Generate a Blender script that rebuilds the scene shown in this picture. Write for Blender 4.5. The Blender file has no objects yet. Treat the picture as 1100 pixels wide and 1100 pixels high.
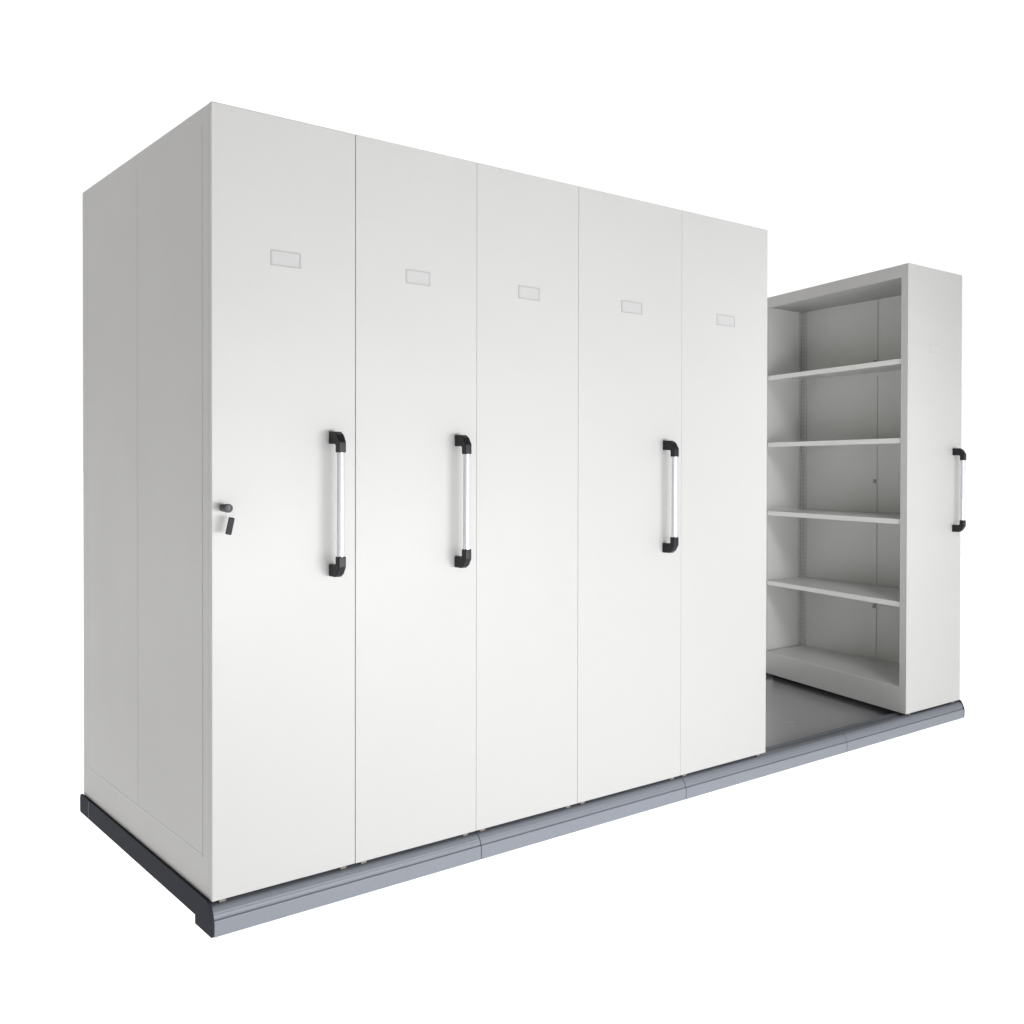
import bpy, bmesh, math
from mathutils import Vector, Matrix, Euler

S = bpy.context.scene
COL = S.collection

# ------------------------------------------------------------------ materials
def new_mat(name, col, rough=0.4, metal=0.0, spec=0.5, bump=0.0, scale=400.0, vary=0.0, coat=0.0, wave=0.0):
    m = bpy.data.materials.new(name)
    m.use_nodes = True
    nt = m.node_tree
    b = nt.nodes['Principled BSDF']
    b.inputs['Base Color'].default_value = (*col, 1)
    b.inputs['Roughness'].default_value = rough
    b.inputs['Metallic'].default_value = metal
    b.inputs['Specular IOR Level'].default_value = spec
    b.inputs['Coat Weight'].default_value = coat
    tc = nt.nodes.new('ShaderNodeTexCoord')
    if vary > 0:
        n = nt.nodes.new('ShaderNodeTexNoise')
        n.inputs['Scale'].default_value = 1.7
        n.inputs['Detail'].default_value = 4
        nt.links.new(tc.outputs['Object'], n.inputs['Vector'])
        r = nt.nodes.new('ShaderNodeMapRange')
        r.inputs['To Min'].default_value = rough - vary
        r.inputs['To Max'].default_value = rough + vary
        nt.links.new(n.outputs['Fac'], r.inputs['Value'])
        nt.links.new(r.outputs['Result'], b.inputs['Roughness'])
    if bump > 0:
        n = nt.nodes.new('ShaderNodeTexNoise')
        n.inputs['Scale'].default_value = scale
        n.inputs['Detail'].default_value = 2
        nt.links.new(tc.outputs['Object'], n.inputs['Vector'])
        bp = nt.nodes.new('ShaderNodeBump')
        bp.inputs['Strength'].default_value = bump
        bp.inputs['Distance'].default_value = 0.001
        nt.links.new(n.outputs['Fac'], bp.inputs['Height'])
        nt.links.new(bp.outputs['Normal'], b.inputs['Normal'])
        if wave > 0:                      # sheet metal is never perfectly flat
            n2 = nt.nodes.new('ShaderNodeTexNoise')
            n2.inputs['Scale'].default_value = 2.2
            n2.inputs['Detail'].default_value = 1
            nt.links.new(tc.outputs['Object'], n2.inputs['Vector'])
            b2 = nt.nodes.new('ShaderNodeBump')
            b2.inputs['Strength'].default_value = 1.0
            b2.inputs['Distance'].default_value = wave
            nt.links.new(n2.outputs['Fac'], b2.inputs['Height'])
            nt.links.new(b2.outputs['Normal'], bp.inputs['Normal'])
    return m

PAINT = (0.43, 0.43, 0.427)
M_PAINT = new_mat('powder_coated_steel', PAINT, 0.45, spec=0.45, bump=0.15, scale=240, vary=0.09, wave=0.006)
M_INNER = new_mat('lightened_bay_paint', (0.61, 0.615, 0.605), 0.45, bump=0.12, scale=260, vary=0.06)  # same cabinet paint, lightened to stand in for light inside the open bay
M_HOLDER = new_mat('label_holder_metal', (0.345, 0.35, 0.35), 0.45)
M_CARD = new_mat('label_card', (0.405, 0.41, 0.407), 0.45)
M_ALU = new_mat('anodised_aluminium', (0.172, 0.188, 0.218), 0.45, metal=0.0, bump=0.1, scale=300)
M_ALU_D = new_mat('rear_rail_aluminium', (0.23, 0.255, 0.30), 0.4, metal=0.25, bump=0.1, scale=300)  # blue-grey metal of the rear rail, paler than the front rail
M_CAP = new_mat('dark_plastic_end_cap', (0.026, 0.028, 0.038), 0.7, spec=0.08)
M_DECK = new_mat('grey_deck_sheet', (0.345, 0.345, 0.362), 0.26, bump=0.25, scale=180, vary=0.05)
M_BLACK = new_mat('black_plastic', (0.007, 0.007, 0.009), 0.42, spec=0.3)
M_BAR = new_mat('satin_aluminium_bar', (0.56, 0.57, 0.60), 0.34, metal=0.6)
M_LOCK = new_mat('dark_lock_metal', (0.06, 0.063, 0.067), 0.6, spec=0.3)
M_KEY = new_mat('dark_key_plastic', (0.022, 0.022, 0.026), 0.6, spec=0.25)
M_SLOT = new_mat('slotted_post_steel', (0.50, 0.505, 0.50), 0.42)
M_HOLE = new_mat('slot_opening', (0.24, 0.245, 0.25), 0.6)
M_SEAM = new_mat('cap_seam_grey', (0.07, 0.072, 0.085), 0.6)
M_WHEEL = new_mat('wheel_block', (0.17, 0.15, 0.125), 0.5)
M_DARKGAP = new_mat('carriage_underframe', (0.03, 0.03, 0.038), 0.6)

# ------------------------------------------------------------------ helpers
def link(o, parent=None):
    COL.objects.link(o)
    if parent: o.parent = parent
    return o

def bx(bm, x0, x1, y0, y1, z0, z1, bev=0.0, seg=2):
    vs = [bm.verts.new((x, y, z)) for z in (z0, z1) for y in (y0, y1) for x in (x0, x1)]
    fs = [(0,2,3,1),(4,5,7,6),(0,1,5,4),(2,6,7,3),(0,4,6,2),(1,3,7,5)]
    faces = [bm.faces.new([vs[i] for i in f]) for f in fs]
    if bev > 0:
        es = list({e for f in faces for e in f.edges})
        bmesh.ops.bevel(bm, geom=es, offset=bev, segments=seg, profile=0.5, affect='EDGES', clamp_overlap=True)

def prism_x(bm, pts, x0, x1, bev=0.0):
    """extrude a (y,z) outline along x"""
    a = [bm.verts.new((x0, y, z)) for y, z in pts]
    b = [bm.verts.new((x1, y, z)) for y, z in pts]
    n = len(pts)
    fs = [bm.faces.new(a), bm.faces.new(b[::-1])]
    for i in range(n):
        j = (i+1) % n
        fs.append(bm.faces.new((a[j], a[i], b[i], b[j])))
    bmesh.ops.recalc_face_normals(bm, faces=fs)
    if bev > 0:
        es = list({e for f in fs for e in f.edges})
        bmesh.ops.bevel(bm, geom=es, offset=bev, segments=2, profile=0.5, affect='EDGES', clamp_overlap=True)

def lathe(bm, prof, origin, axis='-Y', n=32):
    """prof: list of (r, h), h measured along the axis from origin"""
    rings = []
    for r, h in prof:
        ring = []
        for i in range(n):
            a = 2*math.pi*i/n
            if axis == '-Y': p = (origin[0]+r*math.cos(a), origin[1]-h, origin[2]+r*math.sin(a))
            elif axis == 'Z': p = (origin[0]+r*math.cos(a), origin[1]+r*math.sin(a), origin[2]+h)
            ring.append(bm.verts.new(p))
        rings.append(ring)
    fs = [bm.faces.new(rings[0][::-1]), bm.faces.new(rings[-1])]
    for k in range(len(rings)-1):
        for i in range(n):
            j = (i+1) % n
            fs.append(bm.faces.new((rings[k][i], rings[k][j], rings[k+1][j], rings[k+1][i])))
    bmesh.ops.recalc_face_normals(bm, faces=fs)

def obj(name, bm, mat, parent=None, smooth=False, warp=None):
    if warp:
        for v in bm.verts: v.co = warp(v.co)
    me = bpy.data.meshes.new(name)
    bm.to_mesh(me); bm.free()
    me.materials.append(mat)
    o = bpy.data.objects.new(name, me)
    for p in me.polygons: p.use_smooth = smooth
    if smooth:
        me.set_sharp_from_angle(angle=math.radians(50))
        wn = o.modifiers.new('even_normals', 'WEIGHTED_NORMAL'); wn.weight = 100; wn.keep_sharp = True
    return link(o, parent)

def thing(name, label, cat, loc, group=None):
    o = bpy.data.objects.new(name, None)
    o.location = loc
    o.empty_display_size = 0.2
    o['label'] = label; o['category'] = cat
    if group: o['group'] = group
    return link(o)

def box(name, mat, parent, *a, bev=0.0, warp=None, smooth=None):
    bm = bmesh.new(); bx(bm, *a, bev=bev)
    return obj(name, bm, mat, parent, smooth=(bev > 0) if smooth is None else smooth, warp=warp)

# ------------------------------------------------------------------ sizes (metres)
H = 2.2
D = 1.197
XS = [0.0, 0.4501, 0.9039, 1.3537, 1.8937, 2.4222]
G = 0.0012
FLOOR = -0.0925
GROUP = 'mobile shelving cabinets standing on the track base'

# ------------------------------------------------------------------ handle, label holder
def add_handle(parent, x, mat_b=None):
    """x, bar centre relative to the cabinet; panel front at y = 0"""
    mb = mat_b or M_BLACK
    zt, zb = 1.304, 0.876
    bm = bmesh.new()
    lathe(bm, [(0.0108, 0), (0.0108, zt-zb-0.10)], (x, -0.0515, zb+0.05), 'Z', 40)
    bar = obj('handle', bm, M_BAR, parent, smooth=True)
    def br(z, s):
        pts = [(0.0, z), (-0.036, z), (-0.050, z-s*0.009), (-0.0635, z-s*0.030),
               (-0.0635, z-s*0.062), (-0.0395, z-s*0.062), (-0.0395, z-s*0.040),
               (-0.033, z-s*0.036), (0.0, z-s*0.036)]
        bm = bmesh.new()
        prism_x(bm, pts, x-0.0120, x+0.0120, bev=0.0032)
        return obj('handle_bracket', bm, mb, bar, smooth=True)
    br(zt, 1); br(zb, -1)
    return bar

def add_label_holder(parent, x, w, h=0.045, t=0.0016, b=0.0045, mf=None, mc=None):
    z = 1.795
    bm = bmesh.new()
    bx(bm, x-w/2, x+w/2, -t, 0.001, z+h/2-b, z+h/2, 0.0005)
    bx(bm, x-w/2, x+w/2, -t, 0.001, z-h/2, z-h/2+b, 0.0005)
    bx(bm, x-w/2, x-w/2+b, -t*0.97, 0.001, z-h/2+b, z+h/2-b, 0.0005)
    bx(bm, x+w/2-b, x+w/2, -t*0.97, 0.001, z-h/2+b, z+h/2-b, 0.0005)
    o = obj('label_holder', bm, mf or M_HOLDER, parent, smooth=False)
    box('label_card', mc or M_CARD, o, x-w/2+b, x+w/2-b, -0.0006, 0.001, z-h/2+b, z+h/2-b)
    return o

def end_panel(parent, w, left_r=0.0025, gap=(G, G)):
    """folded sheet end panel, with rounded vertical folds"""
    bm = bmesh.new()
    bx(bm, gap[0], w-gap[1], 0.0, 0.022, 0.0, H, bev=left_r, seg=3)
    return obj('end_panel', bm, M_PAINT, parent, smooth=True)

def cabinet(i, label, handle, lw, hx=None, gap=(G, G), rad=0.0015):
    x0, x1 = XS[i], XS[i+1]; w = x1-x0
    t = thing('mobile_shelving_cabinet', label, 'storage cabinet', (x0, 0, 0), GROUP)
    end_panel(t, w, rad, gap)
    box('carcass', M_PAINT, t, gap[0]+0.0005, w-gap[1]-0.0005, 0.022, D, 0.0, H-0.001, bev=0.002)
    bm = bmesh.new()
    bx(bm, 0.003, w-0.003, 0.030, D-0.006, -0.010, -0.0005)
    bx(bm, 0.004, w-0.004, 0.102, D-0.086, -0.040, -0.010)
    obj('underframe', bm, M_DARKGAP, t)
    add_label_holder(t, w/2-0.003, lw)
    if handle: add_handle(t, hx-x0)
    for fx in (0.035, w-0.035):
        box('guide_foot', M_WHEEL, t, fx-0.010, fx+0.010, 0.010, 0.035, -0.011, 0.006, bev=0.001)
    return t

c1 = cabinet(0, 'leftmost grey-white steel cabinet with panelled grey side, lock and black-ended handle', True, 0.094, 0.371, gap=(0.0, 0.0006), rad=0.003)
c2 = cabinet(1, 'second cabinet from left, white end with black-ended handle and no lock', True, 0.091, 0.826, gap=(0.0006, 0.0003))
c3 = cabinet(2, 'third cabinet from left, blank white end without a handle, between two with handles', False, 0.094, gap=(0.0003, 0.0005))
c4 = cabinet(3, 'fourth cabinet from left, white end with the third of the black-ended handles', True, 0.108, 1.799, gap=(0.0005, 0.0003))
c5 = cabinet(4, 'fifth cabinet from left, handleless white end beside the open aisle', False, 0.112, gap=(0.0003, 0.0))

# panelled left side of the first cabinet: two pressed panels with raised beads between them
for (ya, yb) in ((0.071, 0.599), (0.605, 1.138)):
    box('side_panel', M_PAINT, c1, -0.0002, 0.002, ya, yb, 0.112, H-0.05)
def bead(pts, fn):
    bm = bmesh.new()
    a = [bm.verts.new(fn(*p, 0)) for p in pts]; b = [bm.verts.new(fn(*p, 1)) for p in pts]
    fs = [bm.faces.new(a), bm.faces.new(b[::-1])]
    for i in range(len(pts)):
        k_ = (i+1) % len(pts)
        fs.append(bm.faces.new((a[k_], a[i], b[i], b[k_])))
    bmesh.ops.recalc_face_normals(bm, faces=fs)
    obj('panel_bead', bm, M_PAINT, c1)
for y0 in (0.0655, 0.5960, 1.1350):
    bead([(0.0015, y0), (-0.0002, y0), (-0.0009, y0+0.0030), (-0.0009, y0+0.0050), (-0.0002, y0+0.0080), (0.0015, y0+0.0080)],
         lambda x, y, e: (x, y, 0.1165 if e == 0 else H-0.052))
bead([(0.0015, 0.1060), (-0.0002, 0.1060), (-0.0009, 0.1090), (-0.0009, 0.1110), (-0.0002, 0.1140), (0.0015, 0.1140)],
     lambda x, z, e: (x, 0.0655 if e == 0 else 1.146, z))
# lock
bm = bmesh.new()
lathe(bm, [(0.0085, 0.0), (0.0105, 0.006), (0.0110, 0.028), (0.0095, 0.0285), (0.0095, 0.031), (0.0120, 0.0315), (0.0120, 0.043), (0.0108, 0.045)], (0.031, 0.0, 1.0865))
lock = obj('door_lock', bm, M_LOCK, c1, smooth=True)
box('keyway', M_HOLE, lock, 0.0302, 0.0318, -0.0456, -0.044, 1.0805, 1.0925)

# key hanging from the lock
k = thing('key', 'small dark key hanging at a tilt below the lock of the leftmost cabinet', 'key', (0.042, -0.038, 1.060))
bm = bmesh.new()
bx(bm, -0.0088, 0.0088, -0.003, 0.003, -0.047, 0.001, bev=0.0028, seg=3)
bmesh.ops.rotate(bm, verts=bm.verts, cent=(0, 0, 0), matrix=Matrix.Rotation(math.radians(13), 3, 'Y'))
obj('key_head', bm, M_KEY, k, smooth=True)
bm = bmesh.new()
R0, r0, n, mseg = 0.0135, 0.0006, 40, 8
rings = []
for i in range(n):
    a = 2*math.pi*i/n
    ring = []
    for j in range(mseg):
        b = 2*math.pi*j/mseg
        rr = R0 + r0*math.cos(b)
        ring.append(bm.verts.new((rr*math.cos(a)*0.9-0.007, r0*math.sin(b), rr*math.sin(a)+0.0115)))
    rings.append(ring)
for i in range(n):
    for j in range(mseg):
        bm.faces.new((rings[i][j], rings[(i+1)%n][j], rings[(i+1)%n][(j+1)%mseg], rings[i][(j+1)%mseg]))
obj('key_ring', bm, M_HOLDER, k, smooth=True)

# ------------------------------------------------------------------ open shelving unit at the right end
X6, W6, D6 = 3.510, 0.5156, 1.118
SL, SR = 0.28, 0.15
def warp6(c):
    y = max(c.y, 0.0)
    f = (W6 + (SR-SL)*y)/W6
    return Vector((SL*y + c.x*f, c.y, c.z))

t6 = thing('mobile_shelving_cabinet', 'rightmost cabinet, open on its left side with four grey shelves, standing apart across the aisle', 'storage cabinet', (X6, 0, 0), GROUP)
ZB, ZT = 0.125, 2.138
bm = bmesh.new()
bx(bm, 0.0, W6, 0.0, 0.004, 0.0, H, bev=0.0018, seg=2)              # outer skin
bx(bm, 0.0, 0.016, 0.004, 0.043, 0.0, H-0.001)                        # folded front post
bx(bm, 0.016, W6, 0.004, 0.020, 0.004, H-0.002)
obj('end_panel', bm, M_PAINT, t6, smooth=True, warp=warp6)
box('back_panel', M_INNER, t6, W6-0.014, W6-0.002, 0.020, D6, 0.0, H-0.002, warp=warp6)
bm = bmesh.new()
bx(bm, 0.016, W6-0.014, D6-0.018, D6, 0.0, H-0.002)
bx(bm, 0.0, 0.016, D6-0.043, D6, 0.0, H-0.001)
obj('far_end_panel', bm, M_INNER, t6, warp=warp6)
# top: fascia and soffit
bm = bmesh.new()
bx(bm, 0.0, 0.003, 0.043, D6-0.043, ZT, H-0.0015)
bx(bm, 0.003, W6-0.014, 0.020, D6-0.018, ZT+0.012, H-0.002)
bx(bm, 0.003, 0.020, 0.043, D6-0.043, ZT, ZT+0.012)
obj('top_panel', bm, M_PAINT, t6, warp=warp6)
# bottom shelf and plinth
bm = bmesh.new()
bx(bm, 0.0, 0.003, 0.043, D6-0.043, 0.0, ZB-0.001)
bx(bm, 0.003, 0.02, 0.043, D6-0.043, 0.0, 0.003)
obj('plinth', bm, M_PAINT, t6, warp=warp6)
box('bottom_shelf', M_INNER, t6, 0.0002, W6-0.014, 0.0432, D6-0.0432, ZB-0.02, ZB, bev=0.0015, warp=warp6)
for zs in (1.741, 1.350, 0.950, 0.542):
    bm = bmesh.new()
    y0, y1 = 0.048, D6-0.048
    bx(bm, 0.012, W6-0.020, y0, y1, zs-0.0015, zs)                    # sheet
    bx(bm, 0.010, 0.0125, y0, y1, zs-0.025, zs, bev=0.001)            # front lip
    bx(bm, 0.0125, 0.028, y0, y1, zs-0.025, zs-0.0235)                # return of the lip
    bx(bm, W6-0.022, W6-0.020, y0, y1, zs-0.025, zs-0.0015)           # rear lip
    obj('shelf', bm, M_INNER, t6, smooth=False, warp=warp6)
# slotted posts (far corners), with punched slots as dark insets
def slotted_post(x0, x1, y0, y1, face, pname):
    bm = bmesh.new(); bx(bm, x0, x1, y0, y1, ZB+0.001, ZT+0.01, bev=0.001)
    post = obj(pname, bm, M_SLOT, t6, warp=warp6)
    bm = bmesh.new()
    z = ZB+0.05
    while z < ZT-0.03:
        if face == 'Y':
            xm = (x0+x1)/2; bx(bm, xm-0.002, xm+0.002, y0-0.0006, y0+0.001, z, z+0.010)
        else:
            ym = (y0+y1)/2; bx(bm, x0-0.0006, x0+0.001, ym-0.002, ym+0.002, z, z+0.014)
        z += 0.025
    o = obj('slot', bm, M_HOLE, post, warp=warp6)
    o['kind'] = 'stuff'
slotted_post(W6-0.044, W6-0.0145, D6-0.026, D6-0.0182, 'Y', 'slotted_post')
slotted_post(W6-0.024, W6-0.0145, D6-0.066, D6-0.027, 'X', 'slotted_post')
slotted_post(0.020, 0.050, D6-0.026, D6-0.0182, 'Y', 'slotted_post')
# centre seam strip on the back panel with small clips
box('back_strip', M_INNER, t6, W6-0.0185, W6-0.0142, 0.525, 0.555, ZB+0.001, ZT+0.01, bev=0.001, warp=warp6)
for zc in (1.80, 1.13, 0.425):
    box('shelf_clip', M_HOLDER, t6, W6-0.028, W6-0.0188, 0.533, 0.549, zc-0.012, zc+0.010, bev=0.002, warp=warp6)
box('underframe', M_DARKGAP, t6, 0.12, W6-0.02, 0.10, D6-0.03, -0.038, -0.001, warp=warp6)
for fx in (0.05, W6-0.05):
    box('guide_foot', M_WHEEL, t6, fx-0.010, fx+0.010, 0.012, 0.035, -0.011, -0.001)
add_label_holder(t6, W6/2+0.0, 0.125, mf=M_PAINT, mc=M_PAINT)
add_handle(t6, 3.945-X6, M_BLACK)

# ------------------------------------------------------------------ track base
base = thing('track_base', 'low blue-grey aluminium track platform with dark end strip under all the cabinets', 'track base', (0, 0, FLOOR), None)
def shift(c): return Vector((c.x, c.y, c.z-FLOOR))
def bobj(name, bm, mat, parent=base, smooth=False): return obj(name, bm, mat, parent, smooth=smooth, warp=shift)
XE = 4.034
# rail outline (y, z): ridged top, rounded nose, groove, face
TOP = -0.0125
prof = [(0.100, -0.060), (0.100, TOP-0.009), (0.098, TOP-0.007)]
for k_ in range(4):
    y = 0.094 - k_*0.0155
    prof += [(y, TOP-0.007), (y-0.0015, TOP-0.0115), (y-0.0060, TOP-0.0115), (y-0.0075, TOP-0.007)]
prof += [(0.031, TOP-0.007), (0.029, TOP)]
prof += [(0.012, TOP), (0.004, TOP-0.001), (-0.002, TOP-0.0045), (-0.0060, TOP-0.0095), (-0.0055, TOP-0.0105), (-0.0074, TOP-0.0120), (-0.0100, TOP-0.0165),
         (-0.0096, TOP-0.0182), (-0.0114, TOP-0.0198), (-0.0135, TOP-0.0265), (-0.0108, TOP-0.0285), (-0.0112, TOP-0.0325),
         (-0.0170, TOP-0.0350), (-0.0180, TOP-0.0400), (-0.0178, TOP-0.066), (-0.0160, FLOOR+0.001), (-0.0150, FLOOR), (0.055, FLOOR), (0.055, -0.060)]
joints = [0.0, 0.9125, 1.9080, 2.9900, XE]
for a, b in zip(joints[:-1], joints[1:]):
    bm = bmesh.new()
    prism_x(bm, prof, a+(0.0015 if a > 0 else 0), b-0.0015)
    bobj('front_rail', bm, M_ALU, smooth=True)
# dark infill seen in the joints
bm = bmesh.new(); bx(bm, 0.002, XE-0.002, -0.0085, 0.05, FLOOR+0.004, TOP-0.022)
bobj('rail_core', bm, M_DARKGAP)
# deck sheet in the aisle and under the cabinets
bm = bmesh.new()
bx(bm, 0.004, XE-0.004, 0.1005, D-0.085, -0.066, -0.042)
bobj('deck', bm, M_DECK)
# rear rail
bm = bmesh.new()
bx(bm, 0.0, XE, D-0.084, D+0.014, -0.066, TOP, bev=0.006)
bobj('rear_rail', bm, M_ALU_D, smooth=True)
# left end strip: dark profile with deeper front foot
def end_cap_outline(g=0.0):
    return [(0.103, -0.0665), (0.103, -0.0915), (-0.0150, -0.0915), (-0.0178, -0.085), (-0.0190, -0.052),
            (-0.0160, -0.040), (-0.0105, -0.026), (-0.004, -0.013), (0.003, -0.0040), (0.014, 0.0015),
            (D-0.094, 0.0015), (D-0.094, -0.0665)]
bm = bmesh.new(); prism_x(bm, end_cap_outline(), -0.0085, -0.0005, bev=0.0012)
bobj('end_strip', bm, M_CAP, smooth=True)
bm = bmesh.new()
prism_x(bm, [(D-0.090, -0.0665), (D-0.090, 0.0015), (D+0.004, 0.0015), (D+0.012, -0.003), (D+0.016, -0.014), (D+0.016, -0.0600), (D+0.010, -0.0665)], -0.0085, -0.0005, bev=0.0012)
bobj('corner_cap', bm, M_CAP, smooth=True)
bm = bmesh.new(); bx(bm, -0.0090, -0.001, D-0.0950, D-0.0890, -0.066, -0.004)
bobj('cap_seam', bm, M_SEAM)
bm = bmesh.new(); prism_x(bm, end_cap_outline(), XE+0.0002, XE+0.006, bev=0.001)
bobj('end_strip', bm, M_CAP, smooth=True)

# ------------------------------------------------------------------ made-up translucent ground sheet, whitened by an added sun below
def surface():
    m = bpy.data.materials.new('white_translucent_sheet'); m.use_nodes = True
    nt = m.node_tree; nt.nodes.clear()
    out = nt.nodes.new('ShaderNodeOutputMaterial')
    tr = nt.nodes.new('ShaderNodeBsdfTranslucent')
    tr.inputs['Color'].default_value = (0.92, 0.92, 0.92, 1)
    nt.links.new(tr.outputs[0], out.inputs['Surface'])
    bm = bmesh.new()
    n = 64; R = 400
    vs = [bm.verts.new((R*math.cos(2*math.pi*i/n), R*math.sin(2*math.pi*i/n), FLOOR)) for i in range(n)]
    bm.faces.new(vs)
    o = obj('ground', bm, m); o['kind'] = 'structure'
surface()

def sun(name, rot, strength, angle, col):
    l = bpy.data.lights.new(name, 'SUN'); l.energy = strength; l.angle = math.radians(angle); l.color = col
    o = bpy.data.objects.new(name, l); o.rotation_euler = rot; COL.objects.link(o); return o
def area(name, loc, target, sx, sy, power, col):
    l = bpy.data.lights.new(name, 'AREA'); l.shape = 'RECTANGLE'; l.size = sx; l.size_y = sy; l.energy = power; l.color = col
    o = bpy.data.objects.new(name, l); o.location = loc
    o.rotation_euler = (Vector(target)-Vector(loc)).to_track_quat('-Z', 'Y').to_euler()
    COL.objects.link(o); return o

sun('added_ground_backlight', (math.pi, 0, 0), 3.6, 5, (0.985, 0.992, 1.0))  # added sun under the ground sheet, keeps it white and shadowless
area('strip_softbox', (1.5, -3.5, 0.62), (1.55, 0, 0.72), 3.3, 0.8, 157, (0.985, 0.99, 1.0))

def spot(name, loc, target, power, cone, blend, radius, col):
    l = bpy.data.lights.new(name, 'SPOT'); l.energy = power; l.spot_size = math.radians(cone); l.spot_blend = blend
    l.shadow_soft_size = radius; l.color = col
    o = bpy.data.objects.new(name, l); o.location = loc
    o.rotation_euler = (Vector(target)-Vector(loc)).to_track_quat('-Z', 'Y').to_euler()
    COL.objects.link(o); return o
spot('added_bay_fill', (0.9, -3.2, 3.3), (3.75, 0.6, 0.9), 380, 25, 0.7, 0.6, (0.985, 0.99, 1.0))  # added fill aimed into the open bay to brighten it, no real fixture

# ------------------------------------------------------------------ studio surround
w = bpy.data.worlds.new('World'); S.world = w; w.use_nodes = True
nt = w.node_tree; bg = nt.nodes['Background']
tc = nt.nodes.new('ShaderNodeTexCoord')
dt = nt.nodes.new('ShaderNodeVectorMath'); dt.operation = 'DOT_PRODUCT'
dt.inputs[1].default_value = (0.622, 0.783, 0.0)
nt.links.new(tc.outputs['Generated'], dt.inputs[0])
mr = nt.nodes.new('ShaderNodeMapRange'); mr.interpolation_type = 'SMOOTHSTEP'
mr.inputs['From Min'].default_value = 0.3; mr.inputs['From Max'].default_value = 0.55
mr.inputs['To Min'].default_value = 0.0; mr.inputs['To Max'].default_value = 1.0
nt.links.new(dt.outputs['Value'], mr.inputs['Value'])
mx = nt.nodes.new('ShaderNodeMix'); mx.data_type = 'RGBA'
mx.inputs[6].default_value = (0.27, 0.255, 0.232, 1)
mx.inputs[7].default_value = (1.05, 1.05, 1.05, 1)
nt.links.new(mr.outputs['Result'], mx.inputs[0])
nt.links.new(mx.outputs[2], bg.inputs['Color'])
bg.inputs['Strength'].default_value = 1.0

# ------------------------------------------------------------------ camera
cam = bpy.data.cameras.new('Camera')
co = bpy.data.objects.new('Camera', cam); COL.objects.link(co)
co.location = (-1.1070, -2.7177, 1.1965)
co.rotation_euler = (1.5612, -0.0018, -0.6714)
cam.sensor_width = 36; cam.sensor_fit = 'HORIZONTAL'
cam.lens = 1103.216/1100*36
cam.shift_y = -(550-513.865)/1100
cam.clip_start = 0.05; cam.clip_end = 1500
S.camera = co

S.view_settings.view_transform = 'Standard'
S.view_settings.look = 'None'
S.view_settings.exposure = 0; S.view_settings.gamma = 1
S.view_settings.use_curve_mapping = False
S.render.engine = 'CYCLES'
S.cycles.max_bounces = 10
S.cycles.diffuse_bounces = 6
